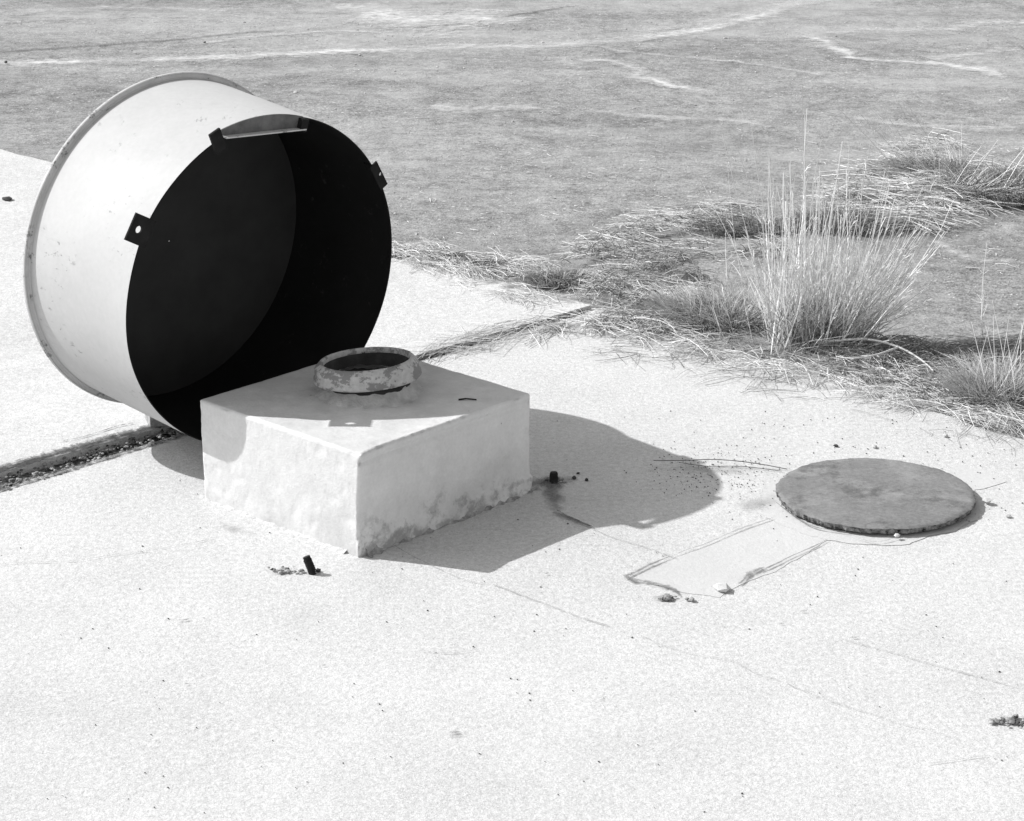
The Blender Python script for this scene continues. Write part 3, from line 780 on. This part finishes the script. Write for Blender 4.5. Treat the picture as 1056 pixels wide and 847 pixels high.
# thin wires
def wire(pts, r, label):
    P = smooth_path(pts, .03); m = MB(); m.tube(P, r, r, 5, True); tag(m.build('wire', M['wire']), label, 'wire', 'thin wires on the slab')
def aw(x, y, z): return at(x, y, z)
wire([aw(674, 475, .012), aw(700, 475, .022), aw(740, 474, .022), aw(780, 478, .014), aw(812, 484, .004)], .0013, 'upper thin bent wire lying across the drum shadow edge')
wire([aw(700, 477, .008), aw(730, 481, .004), aw(765, 481, .006), aw(806, 486, .004)], .0010, 'lower thin wire curving over the slab left of the cover')

# ------------------------------------------------------------------ dry grass
def straw(mb, p, ang, L_, r, lift=.01, sag=.0, n=4, up0=0.0):
    """a lying straw"""
    d = Vector((math.cos(ang), math.sin(ang), 0)); s = Vector((-d.y, d.x, 0)); bend = random.gauss(0, .12) * L_; pts = []
    for i in range(n):
        t = i / (n - 1); pts.append(p + d * (L_ * (t - .5)) + s * (bend * (t - .5) ** 2 * 2) + Vector((0, 0, lift * (1 - (2 * t - 1) ** 2) + up0 * t)))
    mb.tube(pts, r * .8, r * .45, 3)
def in_poly(x, y, P):
    c = False; j = len(P) - 1
    for i in range(len(P)):
        if (P[i][1] > y) != (P[j][1] > y) and x < (P[j][0] - P[i][0]) * (y - P[i][1]) / (P[j][1] - P[i][1]) + P[i][0]: c = not c
        j = i
    return c
def sample(P):
    xs = [p[0] for p in P]; ys = [p[1] for p in P]
    while True:
        x, y = uni(min(xs), max(xs)), uni(min(ys), max(ys))
        if in_poly(x, y, P): return x, y
def mat_of_straw(P, count, pile, ang0, spread, Lr, rr, name, label, mat, fade=None):
    mb = MB()
    for _ in range(count):
        x, y = sample(P); q = at(x, y)
        # clumping
        c = noise.noise(Vector((q.x * 3.2, q.y * 3.2, 7))) * 1.4 + .8 * noise.noise(Vector((q.x * 9, q.y * 9, 1)))
        if rnd() > .48 + c * 1.2: continue
        sw = 1.1 * noise.noise(Vector((q.x * 4.5, q.y * 4.5, 31)))
        base = relief(q.x, q.y) if (q - J).dot(edge_n) > 0 else (FZ if (q - J).dot(jn) > 0 else 0)
        h = pile * max(.1, .5 + c) * rnd()
        a = ang0 + sw + random.gauss(0, spread) + (math.pi if rnd() < .5 else 0)
        straw(mb, Vector((q.x, q.y, base + .003 + h)), a, uni(*Lr), uni(*rr), lift=uni(0, .015) * min(1, pile / .02), up0=uni(-.01, .03) * min(1, pile / .02))
    o = mb.build(name, M[mat]); stuff(o, label, 'dry grass'); return o
EA = math.atan2(edir_r.y, edir_r.x)
main = [(600, 300), (650, 285), (720, 290), (800, 330), (900, 350), (1000, 370), (1070, 400), (1070, 440), (1000, 436), (930, 424), (870, 402), (800, 388), (740, 372), (640, 354), (575, 348), (545, 342), (590, 328), (612, 318)]
mainb = [(610, 290), (700, 270), (760, 300), (860, 340), (980, 360), (1070, 385), (1070, 432), (1000, 428), (900, 404), (800, 380), (740, 366), (640, 350), (560, 346), (612, 320)]
strip('humus_litter', [at(*q) for q in [(590, 300), (660, 315), (760, 345), (860, 378), (960, 405), (1080, 428)]], [.35, .55, .5, .45, .4], M['litter'], .0055, .04, .25, seed=3).location.z = 0
strip('humus_litter', [at(*q) for q in [(440, 370), (500, 352), (560, 342), (620, 334), (680, 345)]], [.02, .05, .14, .28], M['litter'], .0065, .03, .25, seed=5)
strip('humus_litter', [at(*q) for q in [(570, 285), (620, 262), (690, 240), (770, 228), (860, 222), (940, 222)]], [.1, .25, .35, .4, .25], M['litter'], .0004, .05, .3, seed=9)
strip('humus_litter', [at(*q) for q in [(860, 215), (920, 200), (980, 192), (1070, 196)]], [.2, .5, .6, .5], M['litter'], .0012, .05, .3, seed=10)
mat_of_straw([(420, 272), (520, 286), (612, 300), (625, 322), (560, 322), (500, 306), (440, 290)], 1500, .008, EA, .8, (.04, .2), (.0008, .0016), 'straw_litter', 'thin straws lying on the corner of the far slab', 'straw')
mat_of_straw(main, 9500, .022, EA, 1.0, (.05, .28), (.0008, .0018), 'straw_litter', 'mat of bleached fallen straw along the slab edge', 'straw')
mat_of_straw(mainb, 7500, .03, EA, 1.4, (.02, .12), (.0012, .0026), 'straw_litter', 'darker broken thatch beneath the bleached straw by the slab edge', 'straw2')
mat_of_straw([(430, 372), (440, 362), (500, 342), (570, 328), (600, 322), (620, 335), (560, 352), (480, 366)], 260, .006, math.atan2(jdir.y, jdir.x), .5, (.06, .3), (.0009, .0017), 'straw_litter', 'thin straws strewn along the joint behind the block', 'straw')
mat_of_straw([(400, 262), (440, 248), (500, 262), (570, 272), (620, 280), (610, 300), (520, 292), (450, 282), (405, 270)], 1300, .02, EA, .7, (.05, .22), (.001, .0018), 'straw_litter', 'thin band of straw where far slab meets asphalt', 'straw')
mat_of_straw([(560, 280), (600, 245), (680, 215), (760, 205), (800, 225), (800, 262), (720, 262), (650, 280), (600, 300)], 3000, .014, .15, .8, (.04, .26), (.001, .0019), 'straw_litter', 'combed drift of straw left behind the tall clump', 'straw')
mat_of_straw([(560, 280), (600, 250), (680, 225), (760, 215), (800, 235), (800, 262), (720, 265), (650, 290)], 1500, .02, .3, 1.5, (.02, .1), (.0014, .0028), 'straw_litter', 'broken grey thatch under the drift behind the clump', 'straw2')
mound = [(850, 210), (885, 180), (940, 150), (975, 142), (1010, 165), (1070, 175), (1070, 212), (1010, 222), (950, 240), (880, 225)]
mat_of_straw(mound, 2700, .05, -.35, .75, (.08, .36), (.0012, .0022), 'straw_mound', 'pale heap of long combed straw at upper right', 'straw')
mat_of_straw(mound, 1500, .05, 0, 1.5, (.03, .12), (.0015, .003), 'straw_litter', 'grey thatch beneath the upper right straw heap', 'straw2')
mat_of_straw([(940, 345), (1070, 350), (1070, 395), (980, 392)], 900, .02, 0, .5, (.1, .35), (.001, .002), 'straw_litter', 'flattened straw in the shade right of the tall clump', 'straw2')
mat_of_straw([(640, 120), (760, 130), (1056, 130), (1056, 330), (930, 330), (700, 300), (420, 250), (410, 200)], 1100, .002, 0, 1.5, (.015, .06), (.0009, .0016), 'straw_litter', 'loose single straws blown over the asphalt', 'straw')
mat_of_straw([(620, 352), (740, 370), (860, 404), (980, 434), (1056, 446), (1056, 462), (960, 450), (860, 425), (700, 385), (610, 366)], 260, .004, EA, .9, (.04, .22), (.0008, .0014), 'straw_litter', 'sparse straws reaching onto the pale slab', 'straw2')

def tuft(q, n, rx, ry, h, lean, label, mat='blade', spreadk=1., r=(.0012, .0022), zb=None, thin=0, name='grass_tuft', droop=.5):
    base = at(*q); root = thing(name, base + Vector((0, 0, -.01)), label, 'grass tuft')
    mb = MB()
    for _ in range(n):
        t = uni(0, 6.28); rr = math.sqrt(rnd()); px = math.cos(t) * rx * rr; py = math.sin(t) * ry * rr
        L_ = h * uni(.45, 1.1); out = Vector((px / rx * spreadk * .8 + lean[0] + random.gauss(0, .25), py / ry * spreadk * .8 + lean[1] + random.gauss(0, .25), 1)).normalized()
        p = base + Vector((px, py, -.01)); pts = [p]; d = out.copy(); k = 4
        for i in range(k):
            p = p + d * (L_ / k); d = (d + Vector((out.x, out.y, -droop)) * .28).normalized(); pts.append(p.copy())
            if p.z < base.z: p.z = base.z
        mb.tube(pts, uni(*r), .0004, 3)
    mb.build('leaf_blades', M[mat], root)
    # matted dead core near the ground, coloured dark in place of shade between blades
    mb = MB()
    for _ in range(int(n * 1.1)):
        t = uni(0, 6.28); rr = rnd(); p = base + Vector((math.cos(t) * rx * rr, math.sin(t) * ry * rr, uni(0, h * .25)))
        straw(mb, p, uni(0, 6.3), uni(.03, .12), uni(.0012, .0025), .01)
    mb.build('dead_thatch', M['thatch'], root)
    if thin:
        mb = MB()
        for _ in range(thin):
            p = base + Vector((uni(-rx, rx) * .7, uni(-ry, ry) * .7, 0)); d = Vector((random.gauss(lean[0], .2), random.gauss(0, .1), 1)).normalized(); L_ = h * uni(1.5, 2.4)
            mb.tube([p, p + d * L_ * .5 + Vector((0, 0, .01)), p + d * L_], .0016, .0006, 3)
        mb.build('stalks', M['stem'], root)
    return root
tuft((740, 328), 1500, .20, .16, .13, (-.15, 0), 'low bushy dark-based tuft at the left foot of the tall clump', spreadk=1.0)
tuft((700, 318), 600, .16, .10, .07, (-.2, 0), 'small ragged grass cushion left of the low bushy tuft', 'straw')
tuft((1032, 408), 1300, .15, .12, .14, (0, 0), 'rounded grass tuft with thin upright stalks at right edge', 'blade', thin=14, spreadk=.7)
tuft((880, 232), 600, .24, .14, .10, (.2, 0), 'dark grass tuft behind the tall clump on its right', 'straw2')
tuft((770, 236), 420, .18, .10, .075, (0, 0), 'dark grass tuft behind the tall clump on its left', 'straw2')
tuft((1046, 200), 1400, .34, .2, .14, (.1, 0), 'dark matted tuft at the upper right picture edge', 'straw2')
tuft((578, 290), 420, .13, .06, .07, (0, 0), 'small tuft growing at the far corner of the slab edge', 'blade')
tuft((438, 266), 320, .14, .05, .06, (.3, 0), 'small dark tuft just right of the drum opening', 'straw2')
tuft((488, 274), 120, .12, .04, .035, (.3, 0), 'thin wisp of grass between two small tufts beyond the slab', 'straw')
tuft((955, 178), 260, .20, .10, .19, (-.7, 0), 'spiky straw crest on the upper right heap', 'straw', thin=14)
tuft((1010, 200), 240, .22, .10, .15, (.7, 0), 'tousled straw tuft leaning right on the upper right heap', 'straw', thin=8)
tuft((905, 362), 500, .26, .12, .07, (.4, 0), 'flattened dark grass under the leaning stalks', 'straw2')

# the tall clump
base = at(838, 352)
root = thing('tall_grass_clump', base + Vector((0, 0, -.01)), 'tall fan of bleached dry stalks rising above the straw', 'grass clump')
mb = MB(); lf = MB()
ppm = .00318  # metres per photograph pixel there
def stalk(px, top, r=.0020, twigs=4, curve=.0):
    p0 = base + Vector(((px - 838) * ppm, uni(-.13, .13), -.01))
    p1 = base + Vector(((top[0] - 838) * ppm, uni(-.16, .16), (352 - top[1]) * ppm / math.cos(.36)))
    n = 6; pts = []
    side = Vector((uni(-.02, .02), uni(-.02, .02), 0))
    for i in range(n):
        t = i / (n - 1); q = p0.lerp(p1, t)
        # start steeper then lean out
        q.x -= (p1.x - p0.x) * curve * t * (1 - t)
        q += side * math.sin(t * 3.1); q += Vector((uni(-1, 1), uni(-1, 1), 0)) * .004
        pts.append(q)
    mb.tube(pts, r, r * .45, 4)
    d = (p1 - p0)
    for _ in range(twigs):
        t = uni(.12, .92); i = min(int(t * (n - 1)), n - 2); q = pts[i].lerp(pts[i + 1], t * (n - 1) - i)
        L_ = uni(.03, .11) * (1.15 - t); a = uni(0, 6.28); dd = (d.normalized() + Vector((math.cos(a), math.sin(a), uni(-.3, .3))) * uni(.3, .7)).normalized()
        lf.tube([q, q + dd * L_ * .55, q + dd * L_ + Vector((0, 0, uni(-.012, .004)))], uni(.0011, .0020), .0007, 3)
for _ in range(44):
    px = uni(845, 884); stalk(px, (px + uni(25, 92), uni(225, 328)), uni(.0012, .0026), 4, uni(-.7, 0))
for _ in range(30):
    px = uni(792, 815); stalk(px, (px - uni(2, 34), uni(190, 315)), uni(.0012, .0024), 4, uni(-.1, .3))
for _ in range(118):
    u = rnd(); px = 794 + 88 * u ** .9 + random.gauss(0, 5)
    if rnd() < .40:      # upright left / centre
        tx = px + random.gauss(-9, 13); ty = 160 + 110 * rnd() ** .8
    else:                # leaning right
        k = (px - 794) / 88; tx = px + 12 + 78 * k * uni(.5, 1.15) + random.gauss(0, 9); ty = 172 + 85 * rnd() + 38 * k * rnd()
    stalk(px, (tx, ty), uni(.0012, .0028), 4, uni(-.65, .05))
for _ in range(35):     # short inner growth
    px = uni(795, 885); tx = px + random.gauss(12, 26); stalk(px, (tx, uni(255, 325)), uni(.001, .0018), 3)
for px, top in [(828, (819, 98)), (832, (824, 128)), (845, (864, 146)), (846, (862, 150)), (812, (768, 134)), (815, (774, 160)), (806, (744, 168)), (808, (752, 152)), (826, (806, 160)), (836, (840, 150)), (838, (836, 168)), (850, (880, 168)), (862, (905, 178)), (870, (972, 242)), (868, (950, 232)), (872, (958, 255)), (800, (790, 175)), (832, (821, 115)), (842, (858, 165)), (815, (797, 172)), (856, (895, 160))]:
    stalk(px, top, .0026, 10)
for px, top in [(757, (704, 148)), (790, (735, 140)), (800, (716, 190)), (748, (690, 232)), (775, (748, 186))]:
    stalk(px, top, .0012, 4)
mb.build('stalks', M['stem'], root); lf.build('side_shoots', M['stem'], root)
mb = MB()
for _ in range(420):
    p = base + Vector((uni(-.15, .17), uni(-.13, .13), -.01)); d = Vector((random.gauss(.15, .45), random.gauss(-.1, .4), 1)).normalized(); L_ = uni(.05, .24)
    mb.tube([p, p + d * L_ * .5, p + d * L_ + Vector((d.x, d.y, -.3)) * L_ * .3], uni(.001, .002), .0005, 3)
mb.build('leaf_blades', M['straw2'], root)
# bare pale branch at the clump's foot
P = [at(824, 344) + Vector((0, -.12, .02)), at(850, 353) + Vector((0, -.10, .035)), at(890, 359) + Vector((0, -.06, .05)), at(925, 368) + Vector((0, -.02, .04)), at(950, 379) + Vector((0, 0, .025)), at(962, 386) + Vector((0, 0, .012))]
mb = MB(); mb.tube(smooth_path(P, .03), .0055, .0025, 7, True)
P2 = [P[3], at(905, 376) + Vector((0, 0, .035)), at(880, 379) + Vector((0, 0, .03)), at(862, 375) + Vector((0, 0, .025))]
mb.tube(smooth_path(P2, .03), .004, .002, 6, True)
tag(mb.build('branch', M['bark']), 'pale bare forked branch lying at the foot of the tall clump', 'branch')
# lone weeds standing on the asphalt and at the right edge
def weed(q, tops, label):
    b = at(*q); m = MB()
    for dx, hy in tops:
        p1 = Vector((dx * ppm, uni(-.02, .02), hy * ppm)); m.tube([Vector((0, 0, 0)), p1 * .5 + Vector((uni(-.01, .01), 0, 0)), p1], .0016, .0006, 3)
        for _ in range(5):
            t = uni(.3, 1); a = uni(0, 6.3); m.tube([p1 * t, p1 * t + Vector((math.cos(a) * .02, math.sin(a) * .02, .02))], .001, .0005, 3)
    o = m.build('weed', M['stem']); o.location = b; tag(o, label, 'weed')
weed((1012, 330), [(0, 90), (-2, 60), (5, 30)], 'single thin weed stalk on asphalt right of the tall clump')
weed((750, 290), [(-3, 60), (4, 35)], 'thin weed stalk standing left of the tall clump')
weed((955, 168), [(2, 42), (-10, 28), (14, 30)], 'wispy weed rising from the top of the straw heap')
